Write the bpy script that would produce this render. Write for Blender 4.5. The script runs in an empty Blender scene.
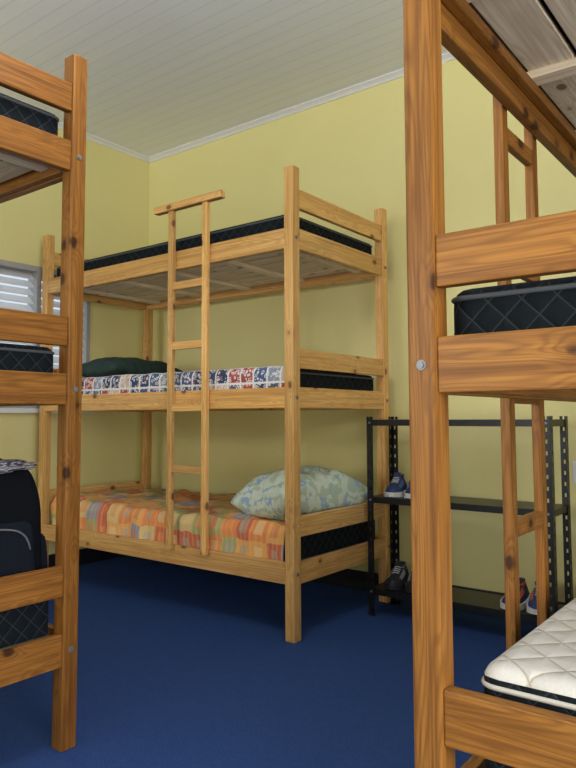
import bpy, bmesh, math, random
from mathutils import Vector, Matrix, noise, Euler
random.seed(4)
scene=bpy.context.scene
COL=scene.collection
scene.view_settings.view_transform='Standard'
scene.view_settings.exposure=0.05

# ------------------------------------------------------------ node helpers
class NT:
    def __init__(s,name):
        s.m=bpy.data.materials.new(name); s.m.use_nodes=True
        s.t=s.m.node_tree; s.t.nodes.clear()
        s.out=s.t.nodes.new('ShaderNodeOutputMaterial')
        s.b=s.t.nodes.new('ShaderNodeBsdfPrincipled')
        s.t.links.new(s.b.outputs[0],s.out.inputs[0])
    def n(s,typ,**kw):
        nd=s.t.nodes.new('ShaderNode'+typ)
        for k,v in kw.items(): setattr(nd,k,v)
        return nd
    def l(s,a,b): s.t.links.new(a,b)
    def math(s,op,a,b=None,c=None,clamp=False):
        nd=s.n('Math',operation=op,use_clamp=clamp)
        for i,v in enumerate((a,b,c)):
            if v is None: continue
            if isinstance(v,(int,float)): nd.inputs[i].default_value=v
            else: s.l(v,nd.inputs[i])
        return nd.outputs[0]
    def mix(s,f,a,b,mode='MIX'):
        nd=s.n('Mix',data_type='RGBA',blend_type=mode)
        for idx,v in ((0,f),(6,a),(7,b)):
            if isinstance(v,(int,float)): nd.inputs[idx].default_value=v
            elif isinstance(v,tuple): nd.inputs[idx].default_value=(v[0],v[1],v[2],1)
            else: s.l(v,nd.inputs[idx])
        return nd.outputs[2]
    def ramp(s,f,stops,interp='LINEAR'):
        nd=s.n('ValToRGB'); cr=nd.color_ramp; cr.interpolation=interp
        while len(cr.elements)<len(stops): cr.elements.new(0.5)
        for e,(p,c) in zip(cr.elements,stops):
            e.position=p; e.color=(c[0],c[1],c[2],1)
        s.l(f,nd.inputs[0]); return nd.outputs[0]
    def coord(s,kind='Object'):
        return s.n('TexCoord').outputs[kind]
    def mapping(s,v,scale=(1,1,1),loc=(0,0,0)):
        nd=s.n('Mapping'); s.l(v,nd.inputs[0])
        nd.inputs['Scale'].default_value=scale; nd.inputs['Location'].default_value=loc
        return nd.outputs[0]
    def noise(s,v,scale=5,detail=3,rough=.5,dist=0):
        nd=s.n('TexNoise'); s.l(v,nd.inputs['Vector'])
        nd.inputs['Scale'].default_value=scale; nd.inputs['Detail'].default_value=detail
        nd.inputs['Roughness'].default_value=rough; nd.inputs['Distortion'].default_value=dist
        return nd.outputs[0]
    def sep(s,v):
        nd=s.n('SeparateXYZ'); s.l(v,nd.inputs[0]); return nd.outputs
    def bump(s,h,strength=.3,dist=.01):
        nd=s.n('Bump'); nd.inputs['Strength'].default_value=strength
        nd.inputs['Distance'].default_value=dist; s.l(h,nd.inputs['Height'])
        s.l(nd.outputs[0],s.b.inputs['Normal'])
    def col(s,c):
        if isinstance(c,tuple): s.b.inputs['Base Color'].default_value=(c[0],c[1],c[2],1)
        else: s.l(c,s.b.inputs['Base Color'])
    def set(s,**kw):
        for k,v in kw.items(): s.b.inputs[k.replace('_',' ')].default_value=v
        return s.m

def simple(name,c,rough=.6,metal=0.0,ns=0,amt=.12,spec=.5):
    t=NT(name)
    if ns:
        nz=t.noise(t.coord(),ns,4)
        t.col(t.mix(nz,tuple(x*(1-amt) for x in c),tuple(min(1,x*(1+amt)) for x in c)))
        t.bump(nz,.15,.003)
    else: t.col(c)
    t.b.inputs['Roughness'].default_value=rough; t.b.inputs['Metallic'].default_value=metal
    t.b.inputs['Specular IOR Level'].default_value=spec
    return t.m

def wood(name,light,mid,dark,rough=.42,knot=(.07,.022,.008),coat=.2,spec=.4):
    t=NT(name)
    rnd=t.n('ObjectInfo').outputs['Random']
    off=t.n('CombineXYZ')
    r1=t.math('MULTIPLY',rnd,37.0); r2=t.math('MULTIPLY',rnd,91.0)
    t.l(r1,off.inputs[0]); t.l(r2,off.inputs[1]); t.l(r1,off.inputs[2])
    add=t.n('VectorMath',operation='ADD'); t.l(t.coord(),add.inputs[0]); t.l(off.outputs[0],add.inputs[1])
    v=add.outputs[0]
    # knots
    kv=t.mapping(v,(10,10,6.5))
    vo=t.n('TexVoronoi'); t.l(kv,vo.inputs['Vector']); vo.inputs['Scale'].default_value=1.0
    kd=vo.outputs['Distance']
    kd=t.math('ADD',kd,t.math('MULTIPLY',t.math('SUBTRACT',t.noise(t.mapping(v,(60,60,40)),1.0,2),.5),.06))
    kf=t.math('SUBTRACT',1.0,t.math('DIVIDE',kd,.45),clamp=True)
    kf=t.math('POWER',kf,1.6)
    low=t.noise(t.mapping(v,(14,14,.9)),1.0,2,.5,.3)
    field=t.math('ADD',t.math('MULTIPLY',low,110.0),t.math('MULTIPLY',kf,22.0))
    rings=t.math('ADD',t.math('MULTIPLY',t.math('SINE',field),.5),.5)
    rings=t.math('POWER',rings,1.7)
    fine=t.noise(t.mapping(v,(190,190,3.5)),1.0,3,.65)
    streak=t.noise(t.mapping(v,(48,48,1.3)),1.0,3,.6)
    broad=t.noise(t.mapping(v,(6,6,1.6)),1.0,3)
    c=t.mix(t.math('MULTIPLY',rings,.40),light,dark)
    c=t.mix(t.math('MULTIPLY',t.math('SUBTRACT',broad,.35,clamp=True),1.6,clamp=True),c,mid)
    c=t.mix(t.math('MULTIPLY',t.math('SUBTRACT',streak,.44,clamp=True),2.0,clamp=True),c,dark)
    c=t.mix(t.math('MULTIPLY',t.math('SUBTRACT',fine,.42,clamp=True),1.9,clamp=True),c,dark)
    halo=t.math('MULTIPLY',t.math('SUBTRACT',.27,kd),5.0,clamp=True)
    c=t.mix(t.math('MULTIPLY',halo,.45),c,dark)
    kn=t.math('MULTIPLY',t.math('SUBTRACT',.145,kd),22.0,clamp=True)
    c=t.mix(t.math('MULTIPLY',kn,.85),c,knot)
    hs=t.n('HueSaturation'); t.l(c,hs.inputs['Color'])
    t.l(t.math('ADD',t.math('MULTIPLY',rnd,.30),.85),hs.inputs['Value'])
    t.col(hs.outputs[0])
    t.bump(fine,.12,.002)
    return t.set(Roughness=rough,Coat_Weight=coat,Coat_Roughness=.25,Specular_IOR_Level=spec)

WOOD=wood('pine_varnish',(.84,.52,.19),(.72,.39,.10),(.40,.165,.038),.42,(.13,.045,.015))
WOOD_SHADE=wood('pine_varnish_shaded',(.36,.155,.029),(.26,.098,.014),(.078,.023,.005),.5,(.030,.010,.004),.04,.25)  # same pine, with the shade on the foreground bunks put into the colour
SLAT=wood('pine_raw',(.93,.83,.64),(.85,.72,.52),(.55,.41,.26),.75,(.2,.1,.05),0,.2)

def quilt(name,c1,c2,top,a=55.0,line=.16):
    t=NT(name); p=t.sep(t.coord())
    if top: A,B=p[0],p[1]
    else: A,B=t.math('ADD',p[0],p[1]),t.math('MULTIPLY',p[2],1.0)
    s1=t.math('ABSOLUTE',t.math('SINE',t.math('MULTIPLY',t.math('ADD',A,B),a)))
    s2=t.math('ABSOLUTE',t.math('SINE',t.math('MULTIPLY',t.math('SUBTRACT',A,B),a)))
    m=t.math('MINIMUM',s1,s2)
    ln=t.math('SUBTRACT',1.0,t.math('DIVIDE',m,line),clamp=True)
    nz=t.noise(t.coord(),260,2)
    base=t.mix(nz,tuple(x*.8 for x in c1),c1)
    t.col(t.mix(t.math('MULTIPLY',ln,.7),base,c2))
    t.bump(t.math('POWER',m,.5),.5,.010)
    return t.set(Roughness=.9,Specular_IOR_Level=.2)
Q_DARK=quilt('mattress_side_quilt',(.005,.009,.013),(.045,.055,.065),False)
Q_TOP=quilt('mattress_top_quilt',(.66,.65,.61),(.40,.32,.22),True,34,.15)
Q_DTOP=quilt('mattress_top_dark',(.008,.014,.022),(.035,.045,.055),True,40)
PIPE=simple('mattress_piping',(.07,.08,.09),.7)
PIPEW=simple('mattress_piping_cream',(.5,.48,.43),.7)
BOLT=simple('zinc_bolt',(.25,.26,.28),.55,.8)

def sheet_mat():
    t=NT('patterned_sheet'); uv=t.coord('UV')
    d=.082
    p=t.sep(t.mapping(uv,(1/d,1/d,1),(.2,.35,0)))
    fx=t.math('FLOOR',p[0]); fy=t.math('FLOOR',p[1])
    cx=t.math('FRACT',p[0]); cy=t.math('FRACT',p[1])
    cb=t.n('CombineXYZ'); t.l(fx,cb.inputs[0]); t.l(fy,cb.inputs[1])
    wn=t.n('TexWhiteNoise',noise_dimensions='3D'); t.l(cb.outputs[0],wn.inputs['Vector'])
    cc=t.ramp(wn.outputs['Value'],[(0,(.03,.05,.13)),(.25,(.24,.28,.38)),(.40,(.06,.10,.22)),(.56,(.55,.45,.36)),(.68,(.36,.06,.06)),(.80,(.08,.09,.14))],'CONSTANT')
    ax=t.math('ABSOLUTE',t.math('SUBTRACT',cx,.5)); ay=t.math('ABSOLUTE',t.math('SUBTRACT',cy,.5))
    mx=t.math('MAXIMUM',ax,ay)
    ins=t.math('LESS_THAN',mx,.44)
    vo=t.n('TexVoronoi'); t.l(t.mapping(uv,(1,1,1)),vo.inputs['Vector']); vo.inputs['Scale'].default_value=58
    pais=t.math('LESS_THAN',t.math('ABSOLUTE',t.math('SUBTRACT',vo.outputs['Distance'],.36)),.12)
    vc=t.ramp(t.sep(vo.outputs['Color'])[0],[(0,(.75,.74,.72)),(.55,(.68,.58,.38)),(.7,(.5,.14,.12)),(.82,(.62,.66,.75))],'CONSTANT')
    inner=t.mix(t.math('MULTIPLY',pais,.85),cc,vc)
    t.col(t.mix(ins,(.72,.72,.73),inner))
    t.bump(t.noise(t.mapping(uv,(1,1,1)),300,2),.1,.002)
    return t.set(Roughness=.85)
SHEET=sheet_mat()

def plaid_mat():
    t=NT('plaid_blanket'); uv=t.coord('UV')
    nz=t.noise(uv,9,3)
    p=t.sep(uv)
    pu=t.math('ADD',t.math('MULTIPLY',p[0],10.5),t.math('MULTIPLY',nz,.5))
    pv=t.math('ADD',t.math('MULTIPLY',p[1],9.0),t.math('MULTIPLY',nz,.5))
    fu=t.math('FLOOR',pu); fv=t.math('FLOOR',pv)
    cb=t.n('CombineXYZ'); t.l(fu,cb.inputs[0]); t.l(fv,cb.inputs[1])
    wn=t.n('TexWhiteNoise',noise_dimensions='3D'); t.l(cb.outputs[0],wn.inputs['Vector'])
    c=t.ramp(wn.outputs['Value'],[(0,(.76,.22,.05)),(.20,(.66,.50,.20)),(.34,(.56,.10,.05)),(.48,(.30,.36,.14)),(.60,(.76,.36,.09)),(.74,(.24,.26,.34)),(.86,(.70,.56,.36))],'CONSTANT')
    ax=t.math('ABSOLUTE',t.math('SUBTRACT',t.math('FRACT',pu),.5)); ay=t.math('ABSOLUTE',t.math('SUBTRACT',t.math('FRACT',pv),.5))
    inn=t.math('LESS_THAN',t.math('MAXIMUM',ax,ay),.24)
    wn2=t.n('TexWhiteNoise',noise_dimensions='4D'); t.l(cb.outputs[0],wn2.inputs['Vector']); wn2.inputs['W'].default_value=3.3
    c2=t.ramp(wn2.outputs['Value'],[(0,(.70,.56,.30)),(.3,(.74,.25,.08)),(.55,(.28,.33,.30)),(.75,(.62,.14,.07))],'CONSTANT')
    c=t.mix(t.math('MULTIPLY',inn,.65),c,c2)
    st=t.math('LESS_THAN',t.math('FRACT',t.math('MULTIPLY',pu,3.0)),.3)
    c=t.mix(t.math('MULTIPLY',st,.3),c,(.80,.52,.20))
    c=t.mix(t.math('MULTIPLY',t.noise(uv,70,2),.3),c,(.70,.42,.20))
    t.col(c); t.bump(t.noise(uv,420,2),.2,.003)
    return t.set(Roughness=.95)
PLAID=plaid_mat()

def pillow_mat(name,a,b,c,sc=14):
    t=NT(name); o=t.coord()
    n1=t.noise(o,sc,2,.4,1.2)
    n2=t.noise(t.mapping(o,(1,1,1),(5,3,1)),sc*1.2,2,.4,1.0)
    cc=t.mix(t.math('GREATER_THAN',n1,.54),a,b)
    cc=t.mix(t.math('GREATER_THAN',n2,.62),cc,c)
    t.col(cc); t.bump(t.noise(o,260,2),.1,.002)
    return t.set(Roughness=.9)
PIL_L=pillow_mat('pillow_floral',(.60,.68,.56),(.44,.54,.42),(.30,.44,.60),17)
PIL_D=pillow_mat('pillow_dark',(.012,.035,.028),(.018,.045,.036),(.01,.028,.025))

# ------------------------------------------------------------ mesh helpers
def obj(name,bm,mats,parent=None,loc=(0,0,0),rot=(0,0,0),smooth=False):
    me=bpy.data.meshes.new(name); bm.to_mesh(me); bm.free()
    for m in (mats if isinstance(mats,(list,tuple)) else [mats]): me.materials.append(m)
    if smooth:
        for p in me.polygons: p.use_smooth=True
    o=bpy.data.objects.new(name,me); COL.objects.link(o)
    o.location=loc; o.rotation_euler=rot
    if parent: o.parent=parent
    return o
def empty(name,loc=(0,0,0),rz=0.0,parent=None):
    e=bpy.data.objects.new(name,None); COL.objects.link(e)
    e.location=loc; e.rotation_euler=(0,0,rz); e.empty_display_size=.1
    if parent: e.parent=parent
    return e
def cube_bm(sx,sy,sz,bev=0.0,seg=2):
    bm=bmesh.new(); bmesh.ops.create_cube(bm,size=1)
    bmesh.ops.scale(bm,vec=(sx,sy,sz),verts=bm.verts)
    if bev>0: bmesh.ops.bevel(bm,geom=bm.edges[:],offset=bev,segments=seg,profile=.6,affect='EDGES')
    return bm
def board(name,parent,a,b,mat,bev=.0035):
    """axis aligned plank from corner a to corner b; grain = local Z = longest side"""
    c=[(a[i]+b[i])/2 for i in range(3)]; s=[abs(b[i]-a[i]) for i in range(3)]
    k=s.index(max(s))
    if k==2: d,r=(s[0],s[1],s[2]),(0,0,0)
    elif k==0: d,r=(s[2],s[1],s[0]),(0,math.pi/2,0)
    else: d,r=(s[0],s[2],s[1]),(-math.pi/2,0,0)
    return obj(name,cube_bm(*d,bev=min(bev,min(d)*.3)),mat,parent,c,r)
def box(name,parent,a,b,mat,bev=0.0):
    c=[(a[i]+b[i])/2 for i in range(3)]; s=[abs(b[i]-a[i]) for i in range(3)]
    return obj(name,cube_bm(*s,bev=bev),mat,parent,c)
def tube(name,parent,pts,r,mat,cyclic=False,loc=(0,0,0),kind='POLY'):
    cu=bpy.data.curves.new(name,'CURVE'); cu.dimensions='3D'; cu.bevel_depth=r; cu.bevel_resolution=3
    sp=cu.splines.new(kind); sp.points.add(len(pts)-1)
    for q,p in zip(sp.points,pts): q.co=(p[0],p[1],p[2],1)
    sp.use_cyclic_u=cyclic
    if kind=='NURBS': sp.order_u=3; sp.use_endpoint_u=not cyclic
    cu.materials.append(mat)
    o=bpy.data.objects.new(name,cu); COL.objects.link(o); o.location=loc
    if parent: o.parent=parent
    return o
def cyl(name,parent,loc,r,h,mat,rot=(0,0,0),seg=16,bev=.0):
    bm=bmesh.new(); bmesh.ops.create_cone(bm,cap_ends=True,segments=seg,radius1=r,radius2=r,depth=h)
    return obj(name,bm,mat,parent,loc,rot)

def mattress(parent,n,u0,u1,v0,v1,z0,z1,top):
    L,W,H=u1-u0,v1-v0,z1-z0
    bm=cube_bm(L,W,H,bev=min(.035,H*.3),seg=4)
    white=top is Q_TOP
    for f in bm.faces:
        f.material_index=1 if f.normal.z>(.15 if white else .75) else 0
    c=((u0+u1)/2,(v0+v1)/2,(z0+z1)/2)
    o=obj('mattress_%d'%n,bm,[Q_DARK,top],parent,c,smooth=True)
    for j,zz in enumerate((H/2-(.034 if white else .02),-H/2+.02)):
        pts=[];r=.03
        for cx,cy,a0 in ((L/2-r,W/2-r,0),(-L/2+r,W/2-r,90),(-L/2+r,-W/2+r,180),(L/2-r,-W/2+r,270)):
            for k in range(5):
                a=math.radians(a0+k*22.5); pts.append((cx+r*math.cos(a),cy+r*math.sin(a),zz))
        tube('mattress_%d_piping_%d'%(n,j),parent,pts,.0045,PIPEW if white and j==0 else PIPE,True,c)
    return o

def cover(name,parent,u0,u1,v0,v1,ztop,drop,mat,wr=.006,sc=6,seed=0,nu=90):
    """cloth laid over a mattress, hanging down the v0 side"""
    prof=[]
    d=.008
    n1=8
    for i in range(n1): prof.append((v0-d,ztop-drop+(drop-.03)*i/(n1-1)))
    for k in range(1,6):
        a=math.pi-(math.pi/2)*k/6; prof.append((v0-d+.03+.03*math.cos(a),ztop-.03+.035*math.sin(a)))
    nv=26
    for i in range(nv+1): prof.append((v0+.022+(v1-v0-.03)*i/nv,ztop+.006))
    bm=bmesh.new(); uvl=bm.loops.layers.uv.new('UVMap'); rows=[];ln=[0]
    for a,b in zip(prof,prof[1:]): ln.append(ln[-1]+math.hypot(b[0]-a[0],b[1]-a[1]))
    for i in range(nu+1):
        u=u0+(u1-u0)*i/nu; row=[]
        for j,(v,z) in enumerate(prof):
            nz=noise.noise(Vector((u*sc,v*sc*.7+z*sc,seed)))+.5*noise.noise(Vector((u*sc*2.3,v*sc*2+z*4,seed+9)))
            nz=abs(nz)
            edge=-.004+.012*noise.noise(Vector((u*4,seed,2))) if j==0 else 0
            if z<ztop-.02: p=(u,v-wr*nz*1.2,z+edge)
            else: p=(u,v,z+wr*nz*1.6)
            row.append(bm.verts.new(p))
        rows.append(row)
    for i in range(nu):
        for j in range(len(prof)-1):
            f=bm.faces.new((rows[i][j],rows[i+1][j],rows[i+1][j+1],rows[i][j+1]))
            for lp,(ii,jj) in zip(f.loops,((i,j),(i+1,j),(i+1,j+1),(i,j+1))):
                lp[uvl].uv=((u0+(u1-u0)*ii/nu),ln[jj])
    o=obj(name,bm,mat,parent,smooth=True)
    m=o.modifiers.new('sol','SOLIDIFY'); m.thickness=.004; m.offset=1
    return o

def pillow(name,parent,loc,L,W,H,mat,rz=0,seed=0,tilt=(0,0)):
    bm=bmesh.new(); N=40
    def P(a,b,s):
        x=a*L/2; y=b*W/2
        e=max(0,(1-abs(a)**2.6))*max(0,(1-abs(b)**2.6))
        h=H/2*e**.42
        nn=noise.noise(Vector((a*2.2,b*2.2,seed+s)))*.22-abs(noise.noise(Vector((a*3.0,b*3.0,seed))))*.42+.14
        pin=1-.07*(1-abs(b)**2)*abs(a)**6; pin2=1-.07*(1-abs(a)**2)*abs(b)**6
        return (x*pin,y*pin2,s*h*(1+nn)*(1 if s>0 else .8))
    g={}
    for s in (1,-1):
        for i in range(N+1):
            for j in range(N+1):
                a=math.sin((i/N-.5)*math.pi); b=math.sin((j/N-.5)*math.pi)
                if s==-1 and (i in(0,N) or j in(0,N)): g[s,i,j]=g[1,i,j]
                else: g[s,i,j]=bm.verts.new(P(a,b,s))
    for s in (1,-1):
        for i in range(N):
            for j in range(N):
                q=[g[s,i,j],g[s,i+1,j],g[s,i+1,j+1],g[s,i,j+1]]
                if s<0: q.reverse()
                bm.faces.new(q)
    return obj(name,bm,mat,parent,loc,(tilt[0],tilt[1],rz),smooth=True)

# ------------------------------------------------------------ bunk bed
T=.052
FL=.016      # carpet surface height
LOW=[(.26,.355),(1.04,1.135),(1.77,1.865)]      # lower boards z
UPP=[(.465,.555),(1.22,1.31),(1.96,2.05)]       # guard boards at the ends
def bunk_bed(loc,rz,L,W,wd,ladder_side,lu,tops,topmats,inset=.055,topdrop=0.0):
    e=empty('triple_bunk_bed',loc,rz)
    for i,(u,v) in enumerate(((0,0),(L-T,0),(0,W-T),(L-T,W-T))):
        board('post_%d'%(i+1),e,(u,v,FL),(u+T,v+T,2.148),wd,.005)
    bt=.026; ins=.006
    for k,(z0,z1) in enumerate(LOW):
        zs=z0-(topdrop if k==2 else 0)
        board('side_rail_%d_a'%k,e,(T,ins,zs),(L-T,ins+bt,z1),wd)
        board('side_rail_%d_b'%k,e,(T,W-ins-bt,zs),(L-T,W-ins,z1),wd)
        for s,u in enumerate((ins,L-ins-bt)):
            board('end_rail_%d_%d'%(k,s),e,(u,T,z0),(u+bt,W-T,z1),wd)
            board('end_guard_%d_%d'%(k,s),e,(u,T,UPP[k][0]),(u+bt,W-T,UPP[k][1]),wd)
        board('cleat_%d_a'%k,e,(T,ins+bt,z0+.004),(L-T,ins+bt+.025,z0+.03),wd)
        board('cleat_%d_b'%k,e,(T,W-ins-bt-.025,z0+.004),(L-T,W-ins-bt,z0+.03),wd)
        for j in range(5):
            u=.12+(L-.29)*j/4
            board('batten_%d_%d'%(k,j),e,(u,ins+bt,z0+.03),(u+.05,W-ins-bt,z0+.05),SLAT)
        np_=7; wv=(W-2*(ins+bt)-.02)/np_
        for j in range(np_):
            v=ins+bt+.01+wv*j
            board('slat_%d_%d'%(k,j),e,(ins+bt+.004,v+.006,z0+.05),(L-ins-bt-.004,v+wv-.006,z0+.064),SLAT,.002)
        mattress(e,k,inset,L-inset,inset+tops[k][1],W-inset-tops[k][1],z0+.065,tops[k][0],topmats[k])
        for (u,s) in ((-.002,-1),(L+.002,1)):
            for v in (T/2,W-T/2):
                cyl('bolt',e,(u,v,(z0+z1)/2),.006,.006,BOLT,(0,math.pi/2,0),6)
                cyl('washer',e,(u-.001*s,v,(z0+z1)/2),.009,.002,BOLT,(0,math.pi/2,0))
    lw=.034; lt=.024
    if ladder_side==0: va,vb=-lt,0.0
    else: va,vb=W,W+lt
    for i,u in enumerate(lu):
        board('ladder_post_%d'%i,e,(u-lw/2,va,.335),(u+lw/2,vb,2.075),wd)
    for i,z in enumerate((.74,1.05,1.365,1.675)):
        board('ladder_rung_%d'%i,e,(lu[0]+lw/2,va+.002,z-.02),(lu[1]-lw/2,vb-.002,z+.02),wd)
    board('ladder_handle',e,(lu[0]-.125,va-.008,2.075),(lu[1]+.115,vb+.008,2.113),wd,.008)
    return e

W_,L_=.90,1.975
WC=.868
c=bunk_bed((-3.81,2.431,0),0,L_,WC,WOOD,0,(1.195,1.440),[(.49,0),(1.225,0),(1.955,0)],[Q_DTOP,Q_DTOP,Q_DTOP],.055)
cover('patterned_sheet',c,.09,L_-.068,.055,WC-.06,1.228,.12,SHEET,.006,5,1)
cover('plaid_blanket',c,.10,L_-.085,.055,WC-.06,.49,.15,PLAID,.024,5,5)
pillow('pillow_low',c,(1.71,.42,.588),.42,.60,.27,PIL_L,math.radians(-10),2,(0,-.08))
pillow('pillow_mid',c,(.36,.40,1.292),.42,.58,.15,PIL_D,math.radians(3),7)
bunk_bed((-3.775,.396,0),0,L_,W_,WOOD_SHADE,0,(1.21,1.456),[(.48,0),(1.22,0),(1.965,0)],[Q_DTOP]*3,.055)
r=bunk_bed((.347,1.06,0),math.pi/2,L_,W_,WOOD_SHADE,1,(.515,.735),[(.59,.03),(1.225,-.01),(1.965,0)],[Q_TOP,Q_DTOP,Q_DTOP],.06,.045)

# ------------------------------------------------------------ room
def wallmat():
    t=NT('yellow_plaster'); o=t.coord()
    n1=t.noise(o,1.3,3); n2=t.noise(o,55,4)
    t.col(t.mix(n1,(.73,.67,.29),(.82,.76,.36))); t.bump(n2,.25,.004)
    return t.set(Roughness=.55)
WALL=wallmat()
def carpet():
    t=NT('blue_carpet'); o=t.coord()
    n1=t.noise(o,230,3,.75); n2=t.noise(o,3.5,4); n3=t.noise(o,38,3,.6)
    c=t.mix(t.ramp(n1,[(.3,(0,0,0)),(.7,(1,1,1))]),(.003,.014,.075),(.05,.12,.36)); c=t.mix(t.math('MULTIPLY',n2,.4),c,(.014,.048,.18))
    c=t.mix(t.math('MULTIPLY',t.math('SUBTRACT',n3,.45,clamp=True),1.5),c,(.035,.085,.26))
    t.col(c); t.bump(n1,.6,.008)
    return t.set(Roughness=.95,Specular_IOR_Level=.2)
CARPET=carpet()
def ceilmat():
    t=NT('white_plank_ceiling'); o=t.coord()
    p=t.sep(o)
    f=t.math('FRACT',t.math('MULTIPLY',p[1],12.0))
    g=t.math('LESS_THAN',t.math('ABSOLUTE',t.math('SUBTRACT',f,.5)),.04)
    nz=t.noise(t.mapping(o,(.7,14,1)),1.0,3)
    c=t.mix(nz,(.80,.85,.97),(.90,.93,1.0))
    t.col(t.mix(t.math('MULTIPLY',g,.24),c,(.42,.46,.55)))
    t.bump(t.math('SUBTRACT',1.0,g),.5,.006)
    return t.set(Roughness=.30)
CEIL=ceilmat()
WHITE=simple('white_paint',(.78,.79,.80),.45,0,40,.04)
BASEB=simple('dark_baseboard',(.010,.011,.016),.5,0,30)
XL,XR,YB,YF,H=-3.955,1.7,3.42,-2.8,2.975
box('floor',None,(XL-.1,YF-.1,-.08),(XR+.1,YB+.1,FL),CARPET)
box('ceiling',None,(XL-.1,YF-.1,H),(XR+.1,YB+.1,H+.08),CEIL)
box('wall_back',None,(XL-.1,YB,0),(XR+.1,YB+.1,H),WALL)
def wall_with_opening(name,axis,pos,th,a0,a1,o0,o1,z0,z1):
    bm=bmesh.new()
    def add(p,q,zz0,zz1):
        ret=bmesh.ops.create_cube(bm,size=1); vs=ret['verts']
        if axis=='X': s=(th,q-p,zz1-zz0); cc=(pos+th/2,(p+q)/2,(zz0+zz1)/2)
        else: s=(q-p,th,zz1-zz0); cc=((p+q)/2,pos+th/2,(zz0+zz1)/2)
        bmesh.ops.scale(bm,vec=s,verts=vs); bmesh.ops.translate(bm,vec=cc,verts=vs)
    add(a0,o0,0,H); add(o1,a1,0,H); add(o0,o1,0,z0); add(o0,o1,z1,H)
    return obj(name,bm,WALL)
WY0,WY1,WZ0,WZ1=1.30,2.90,1.06,1.98
wall_with_opening('wall_left','X',XL-.1,.1,YF,YB,WY0,WY1,WZ0,WZ1)
FX0,FX1,FZ0,FZ1=-3.7,-1.7,.9,2.4
wall_with_opening('wall_front','Y',YF-.1,.1,XL-.1,XR+.1,FX0,FX1,FZ0,FZ1)
RY0,RY1,RZ0,RZ1=-1.6,1.0,.35,2.3
wall_with_opening('wall_right','X',XR,.1,YF,YB,RY0,RY1,RZ0,RZ1)
def trimbox(n,a,b,m): return box(n,None,a,b,m,.004)
trimbox('baseboard_back',(XL,YB-.016,FL),(XR,YB,.12),BASEB)
trimbox('baseboard_left',(XL,YF,FL),(XL+.016,YB-.016,.12),BASEB)
trimbox('baseboard_right',(XR-.016,YF,FL),(XR,YB-.016,.12),BASEB)
def crown(name,p,q,nrm):
    prof=[(0,0),(.035,0),(.035,-.006),(.030,-.009),(.020,-.015),(.011,-.023),(.008,-.030),(0,-.030)]
    bm=bmesh.new(); A=[];B=[]
    for d,z in prof:
        A.append(bm.verts.new((p[0]+nrm[0]*d,p[1]+nrm[1]*d,H+z)))
        B.append(bm.verts.new((q[0]+nrm[0]*d,q[1]+nrm[1]*d,H+z)))
    n=len(prof)
    for i in range(n): bm.faces.new((A[i],A[(i+1)%n],B[(i+1)%n],B[i]))
    bm.faces.new(A); bm.faces.new(B[::-1])
    bmesh.ops.recalc_face_normals(bm,faces=bm.faces)
    return obj(name,bm,WHITE)
crown('trim_1',(XL,YB),(XR,YB),(0,-1)); crown('trim_2',(XL,YF),(XL,YB),(1,0))
METAL=simple('grey_painted_steel',(.40,.41,.42),.45,.1)
LOUV=simple('louvre_aluminium',(.80,.81,.82),.5,.0)
w=empty('window_1',(XL-.05,(WY0+WY1)/2,WZ0))
hw=(WY1-WY0)/2; hh=WZ1-WZ0
box('frame_bottom',w,(-.05,-hw,0),(.055,hw,.035),METAL); box('frame_top',w,(-.05,-hw,hh-.035),(.055,hw,hh),METAL)
for i,y in enumerate((-hw,-hw/2-.015,-.015,hw/2-.015,hw-.03)): box('mullion_%d'%i,w,(-.05,y,.035),(.055,y+.03,hh-.035),METAL)
n=16
for i in range(n):
    z=.06+(hh-.12)*i/(n-1)
    obj('louvre_%d'%i,cube_bm(.068,2*hw-.03,.004),LOUV,w,(0,0,z),(0,math.radians(44),0))
box('sill',w,(.05,-hw-.03,-.03),(.09,hw+.03,0),WHITE,.004)
def plain_window(name,cx,cy,z0,hw,hh,rz):
    w2=empty(name,(cx,cy,z0),rz)
    for nme,a,b in (('frame_a',(-hw,-.03,0),(hw,.03,.05)),('frame_b',(-hw,-.03,hh-.05),(hw,.03,hh)),('frame_c',(-hw,-.03,.05),(-hw+.05,.03,hh-.05)),('frame_d',(hw-.05,-.03,.05),(hw,.03,hh-.05)),('frame_e',(-.02,-.03,.05),(.02,.03,hh-.05))):
        box(nme,w2,a,b,WHITE,.003)
plain_window('window_2',(FX0+FX1)/2,YF-.05,FZ0,(FX1-FX0)/2,FZ1-FZ0,0)
plain_window('window_3',XR+.05,(RY0+RY1)/2,RZ0,(RY1-RY0)/2,RZ1-RZ0,math.pi/2)

ot=empty('wall_outlet',(-.885,YB,.735))
box('plate',ot,(-.035,-.010,-.055),(.035,0,.055),WHITE,.004)
OG=simple('outlet_grey',(.25,.25,.25))
for i,z in enumerate((-.022,.022)):
    box('socket_%d'%i,ot,(-.016,-.013,z-.014),(.016,-.009,z+.014),OG,.003)

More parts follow.
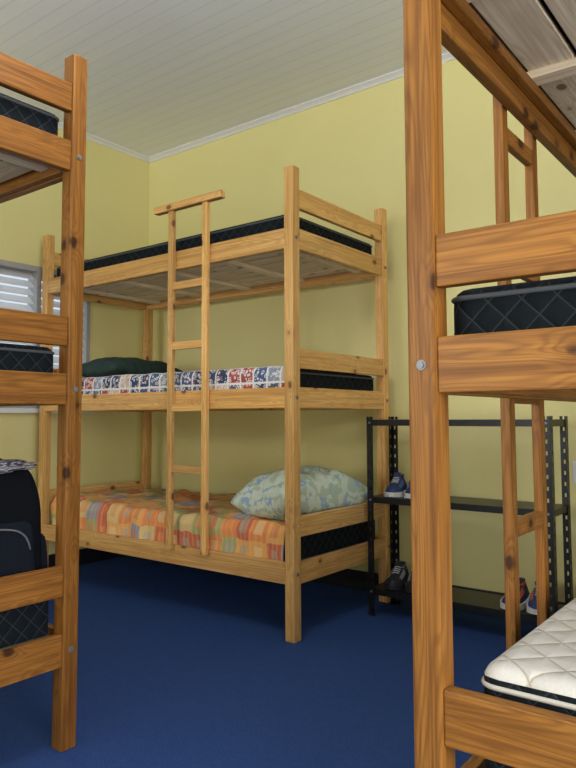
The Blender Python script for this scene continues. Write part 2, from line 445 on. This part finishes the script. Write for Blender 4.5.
# ------------------------------------------------------------ shoe rack
STEEL=simple('black_painted_steel',(.014,.015,.018),.35,.5,60,.3)
rk=empty('shoe_rack',(-1.80,3.0,0))
RW,RD,RH=.905,.26,1.0
def angle_post(name,cx,cy,sx,sy):
    bm=bmesh.new(); wdt=.034; hole=.008; hl=.017; pitch=.05
    def flange(dirx):
        lo=(wdt-hole)/2
        def q(a0,a1,z0,z1):
            z0=max(z0,FL)
            if z1<=z0: return
            if dirx: vs=[(cx+sx*a0,cy,z0),(cx+sx*a1,cy,z0),(cx+sx*a1,cy,z1),(cx+sx*a0,cy,z1)]
            else: vs=[(cx,cy+sy*a0,z0),(cx,cy+sy*a1,z0),(cx,cy+sy*a1,z1),(cx,cy+sy*a0,z1)]
            bm.faces.new([bm.verts.new(v) for v in vs])
        q(0,lo,0,RH); q(lo+hole,wdt,0,RH)
        z=0
        while z<RH-.001:
            z2=min(RH,z+pitch-hl); q(lo,lo+hole,z,z2); z+=pitch
    flange(True); flange(False)
    o=obj(name,bm,STEEL,rk); m=o.modifiers.new('s','SOLIDIFY'); m.thickness=.003; m.offset=0
for i,(x,y,sx,sy) in enumerate(((0,0,1,1),(RW,0,-1,1),(0,RD,1,-1),(RW,RD,-1,-1))): angle_post('post_%d'%i,x,y,sx,sy)
for i,z in enumerate((.15,.60,.985)):
    box('shelf_%d'%i,rk,(.004,.004,z-.003),(RW-.004,RD-.004,z),STEEL)
    box('lip_f_%d'%i,rk,(.003,.003,z-.03),(RW-.003,.007,z),STEEL); box('lip_b_%d'%i,rk,(.003,RD-.007,z-.03),(RW-.003,RD-.003,z),STEEL)
    box('lip_l_%d'%i,rk,(.003,.007,z-.03),(.007,RD-.007,z),STEEL); box('lip_r_%d'%i,rk,(RW-.007,.007,z-.03),(RW-.003,RD-.007,z),STEEL)
    for x in (.017,RW-.017):
        cyl('bolt_%d'%i,rk,(x,-.003,z-.015),.006,.006,BOLT,(math.pi/2,0,0),6)

# ------------------------------------------------------------ sneakers
SOLE=simple('sole_white',(.55,.55,.53),.6); LACE=simple('lace',(.5,.5,.5),.8)
DARKIN=simple('shoe_lining',(.01,.01,.012),.9)
def sneaker(loc,rz,body,accent,sole=SOLE,L=.255):
    e=empty('sneaker',loc,rz)   # toe along -Y local
    def sec(t):
        wv=.038+.012*math.sin(min(1,t*1.15)*math.pi*.85) - (.034*max(0,(t-.80)/.2)**2.2) - .010*max(0,(.08-t)/.08)
        return wv
    def top(t):
        if t<.42: return .092-.012*math.sin(t/.42*math.pi)+.004*(1-t)
        return .092-(.046)*((t-.42)/.58)**.8
    N=18; M=14
    bm=bmesh.new(); rings=[]
    for i in range(N+1):
        t=i/N; wv=sec(t)+.004; y=L*(.5-t)
        z1=.026+.006*(1-t); z0=.004*max(0,(t-.8)/.2)
        rings.append([bm.verts.new(p) for p in ((-wv,y,z0),(wv,y,z0),(wv*1.02,y,z1),(-wv*1.02,y,z1))])
    for a,b in zip(rings,rings[1:]):
        for k in range(4): bm.faces.new((a[k],a[(k+1)%4],b[(k+1)%4],b[k]))
    bm.faces.new(rings[0][::-1]); bm.faces.new(rings[-1])
    bmesh.ops.recalc_face_normals(bm,faces=bm.faces)
    obj('sole',bm,sole,e)
    bm=bmesh.new(); rings=[]
    for i in range(N+1):
        t=i/N; wv=sec(t); y=L*(.5-t)*.985; h=top(t); r=[]
        if i==N: h=.04
        for k in range(M+1):
            a=math.pi*k/M
            x=-wv*math.copysign(abs(math.cos(a))**.7,math.cos(a)); s=math.sin(a)**.75
            narrow=1-.32*s
            z=.022+(h-.022)*s
            if .04<t<.44 and abs(k-M/2)<=2: z-=.035
            r.append(bm.verts.new((x*narrow,y,z)))
        rings.append(r)
    for i,(a,b) in enumerate(zip(rings,rings[1:])):
        for k in range(M):
            f=bm.faces.new((a[k],a[k+1],b[k+1],b[k]))
            t=(i+.5)/N
            f.material_index=0
            if .04<t<.44 and abs(k+.5-M/2)<=2.6: f.material_index=2
            elif (k in(2,3,M-3,M-4) and .45<t<.8) or t<.12 : f.material_index=1
    bm.faces.new(rings[0]); bm.faces.new(rings[-1][::-1])
    bmesh.ops.recalc_face_normals(bm,faces=bm.faces)
    obj('upper',bm,[body,accent,DARKIN],e,smooth=True)
    bm=cube_bm(.034,.06,.008,.003); obj('tongue',bm,body,e,(0,L*(.5-.42),.092),(math.radians(38),0,0))
    for j in range(4):
        t=.47+.07*j; z=top(t)+.004; y=L*(.5-t)
        tube('lace_%d'%j,e,[(-.017,y,z-.004),(0,y-.003,z+.001),(.017,y+.003,z-.004)],.0022,LACE)
    pts=[]
    for k in range(18):
        a=2*math.pi*k/18
        pts.append((.022*math.cos(a),L*(.5-.24)+.055*math.sin(a),.092+.006*math.cos(2*a)))
    tube('collar',e,pts,.005,body,True)
    return e
NAVY=simple('shoe_navy',(.02,.04,.12),.7,0,80,.3); BLK=simple('shoe_black',(.010,.011,.016),.7,0,80,.3)
BLUE=simple('shoe_blue',(.05,.12,.35),.6); ORA=simple('shoe_orange',(.6,.12,.04),.6); GREY=simple('shoe_grey',(.2,.22,.26),.7)
rx,ry=-1.80,3.0
sneaker((rx+.09,ry+.135,.60),math.radians(18),NAVY,BLUE)
sneaker((rx+.195,ry+.135,.60),math.radians(24),NAVY,GREY)
sneaker((rx+.09,ry+.135,.15),math.radians(16),BLK,GREY,BLK)
sneaker((rx+.195,ry+.135,.15),math.radians(22),BLK,GREY,BLK)
sneaker((rx+.69,ry+.135,.15),math.radians(6),NAVY,ORA)
sneaker((rx+.80,ry+.135,.15),math.radians(12),NAVY,ORA)

# ------------------------------------------------------------ backpack
def backpack(loc,rz,sc):
    e=empty('backpack',loc,rz); e.scale=(sc,sc,sc)
    FAB=simple('backpack_black',(.003,.004,.006),.9,0,180,.4,.08); FAB2=simple('backpack_panel',(.005,.007,.012),.9,0,180,.4,.10)
    ZIP=simple('zip_grey',(.08,.08,.09),.5,.2)
    def shell(name,W,D,Hh,mat,c,top=.72):
        bm=cube_bm(W,D,Hh); bmesh.ops.subdivide_edges(bm,edges=bm.edges[:],cuts=5,use_grid_fill=True)
        for v in bm.verts:
            tz=v.co.z/Hh+.5
            k=1-(1-top)*max(0,(tz-.55)/.45)**2
            v.co.x*=k; v.co.y*=1-.45*max(0,(tz-.5)/.5)**2
            nn=noise.noise(Vector((v.co.x*9,v.co.y*9,v.co.z*9+W)))
            v.co+=v.co.normalized()*nn*.012
        o=obj(name,bm,mat,e,c,smooth=True); m=o.modifiers.new('s','SUBSURF'); m.levels=2; m.render_levels=2
        return o
    shell('main_body',.33,.20,.47,FAB,(0,0,.235))
    shell('front_pocket',.26,.08,.24,FAB2,(0,-.115,.15),.85)
    shell('side_pocket_a',.05,.13,.18,FAB2,(.165,0,.11)); shell('side_pocket_b',.05,.13,.18,FAB2,(-.165,0,.11))
    tube('main_zip',e,[(-.135,-.075,.18),(-.14,-.08,.28),(-.12,-.07,.39),(-.06,-.05,.45),(.06,-.05,.45),(.12,-.07,.39),(.14,-.08,.28),(.135,-.075,.18)],.004,ZIP,kind='NURBS')
    tube('pocket_zip',e,[(-.11,-.148,.17),(-.1,-.15,.235),(0,-.145,.255),(.1,-.15,.235),(.11,-.148,.17)],.004,ZIP,kind='NURBS')
    tube('handle',e,[(-.04,.04,.44),(-.035,.04,.50),(.035,.04,.50),(.04,.04,.44)],.009,FAB2,kind='NURBS')
    for s in (-1,1):
        tube('strap_%d'%(s+1),e,[(s*.07,.07,.44),(s*.09,.14,.40),(s*.11,.16,.25),(s*.12,.12,.10),(s*.13,.07,.04)],.017,FAB2,kind='NURBS')
    bm=bmesh.new(); bmesh.ops.create_icosphere(bm,subdivisions=4,radius=1)
    for v in bm.verts:
        p=v.co.copy(); nn=noise.noise(p*2.1)*.25+abs(noise.noise(Vector((p.x*5,p.y*2,p.z*9))))*.35
        v.co=Vector((p.x*.13,p.y*.085,p.z*.024))*(1+nn)
    t=NT('striped_cloth'); nz=t.noise(t.mapping(t.coord(),(8,8,60)),1.0,3,.5,1.0)
    t.col(t.ramp(nz,[(0,(.3,.3,.33)),(.42,(.02,.025,.05)),(.5,(.28,.27,.29)),(.58,(.12,.04,.05)),(.64,(.3,.3,.32)),(.72,(.02,.03,.06))],'CONSTANT')); t.set(Roughness=.9)
    obj('cloth_bundle',bm,t.m,e,(.0,-.01,.475),smooth=True)
    return e
backpack((-1.985,1.125,.482),math.radians(66),.78)

# ------------------------------------------------------------ lights
wd=bpy.data.worlds.new('world'); scene.world=wd; wd.use_nodes=True
bg=wd.node_tree.nodes['Background']; bg.inputs[0].default_value=(.75,.86,1,1); bg.inputs[1].default_value=.9
def area(name,loc,rot,sx,sy,p,c):
    l=bpy.data.lights.new(name,'AREA'); l.shape='RECTANGLE'; l.size=sx; l.size_y=sy; l.energy=p; l.color=c
    o=bpy.data.objects.new(name,l); COL.objects.link(o); o.location=loc; o.rotation_euler=rot; return o
area('window_daylight',((FX0+FX1)/2,YF-.15,(FZ0+FZ1)/2),(math.radians(90),0,0),1.9,1.4,85,(1,.98,.96))
area('window_daylight_side',(XR+.15,(RY0+RY1)/2,(RZ0+RZ1)/2),(0,math.radians(90),0),1.9,2.5,130,(1,.98,.96))
lp=empty('added_fill_lamp',(-1.25,1.10,H))  # unseen lamp, added to brighten the centre bunk and ceiling
EM=NT('fill_lamp_globe'); EM.col((.9,.9,.9)); EM.b.inputs['Emission Color'].default_value=(1,.97,.93,1); EM.b.inputs['Emission Strength'].default_value=38
bm=bmesh.new(); bmesh.ops.create_uvsphere(bm,u_segments=32,v_segments=18,radius=.13)
obj('globe',bm,EM.m,lp,(0,0,-.43),smooth=True)
cyl('rose',lp,(0,0,-.012),.05,.024,WHITE,seg=24); cyl('stem',lp,(0,0,-.16),.008,.28,WHITE); cyl('collar',lp,(0,0,-.31),.035,.04,WHITE,seg=24)

# ------------------------------------------------------------ camera
cd=bpy.data.cameras.new('camera'); cam=bpy.data.objects.new('camera',cd); COL.objects.link(cam)
cd.sensor_fit='VERTICAL'; cd.sensor_height=36; cd.lens=684/768*36
P=math.radians(3.9)
cd.shift_y=-(684*math.tan(P)-33)/768
M=Matrix.Translation((0,0,1.0))@Euler((math.pi/2+P,0,math.radians(37.5))).to_matrix().to_4x4()@Matrix.Rotation(math.radians(-.2),4,'Z')
cam.matrix_world=M
scene.camera=cam
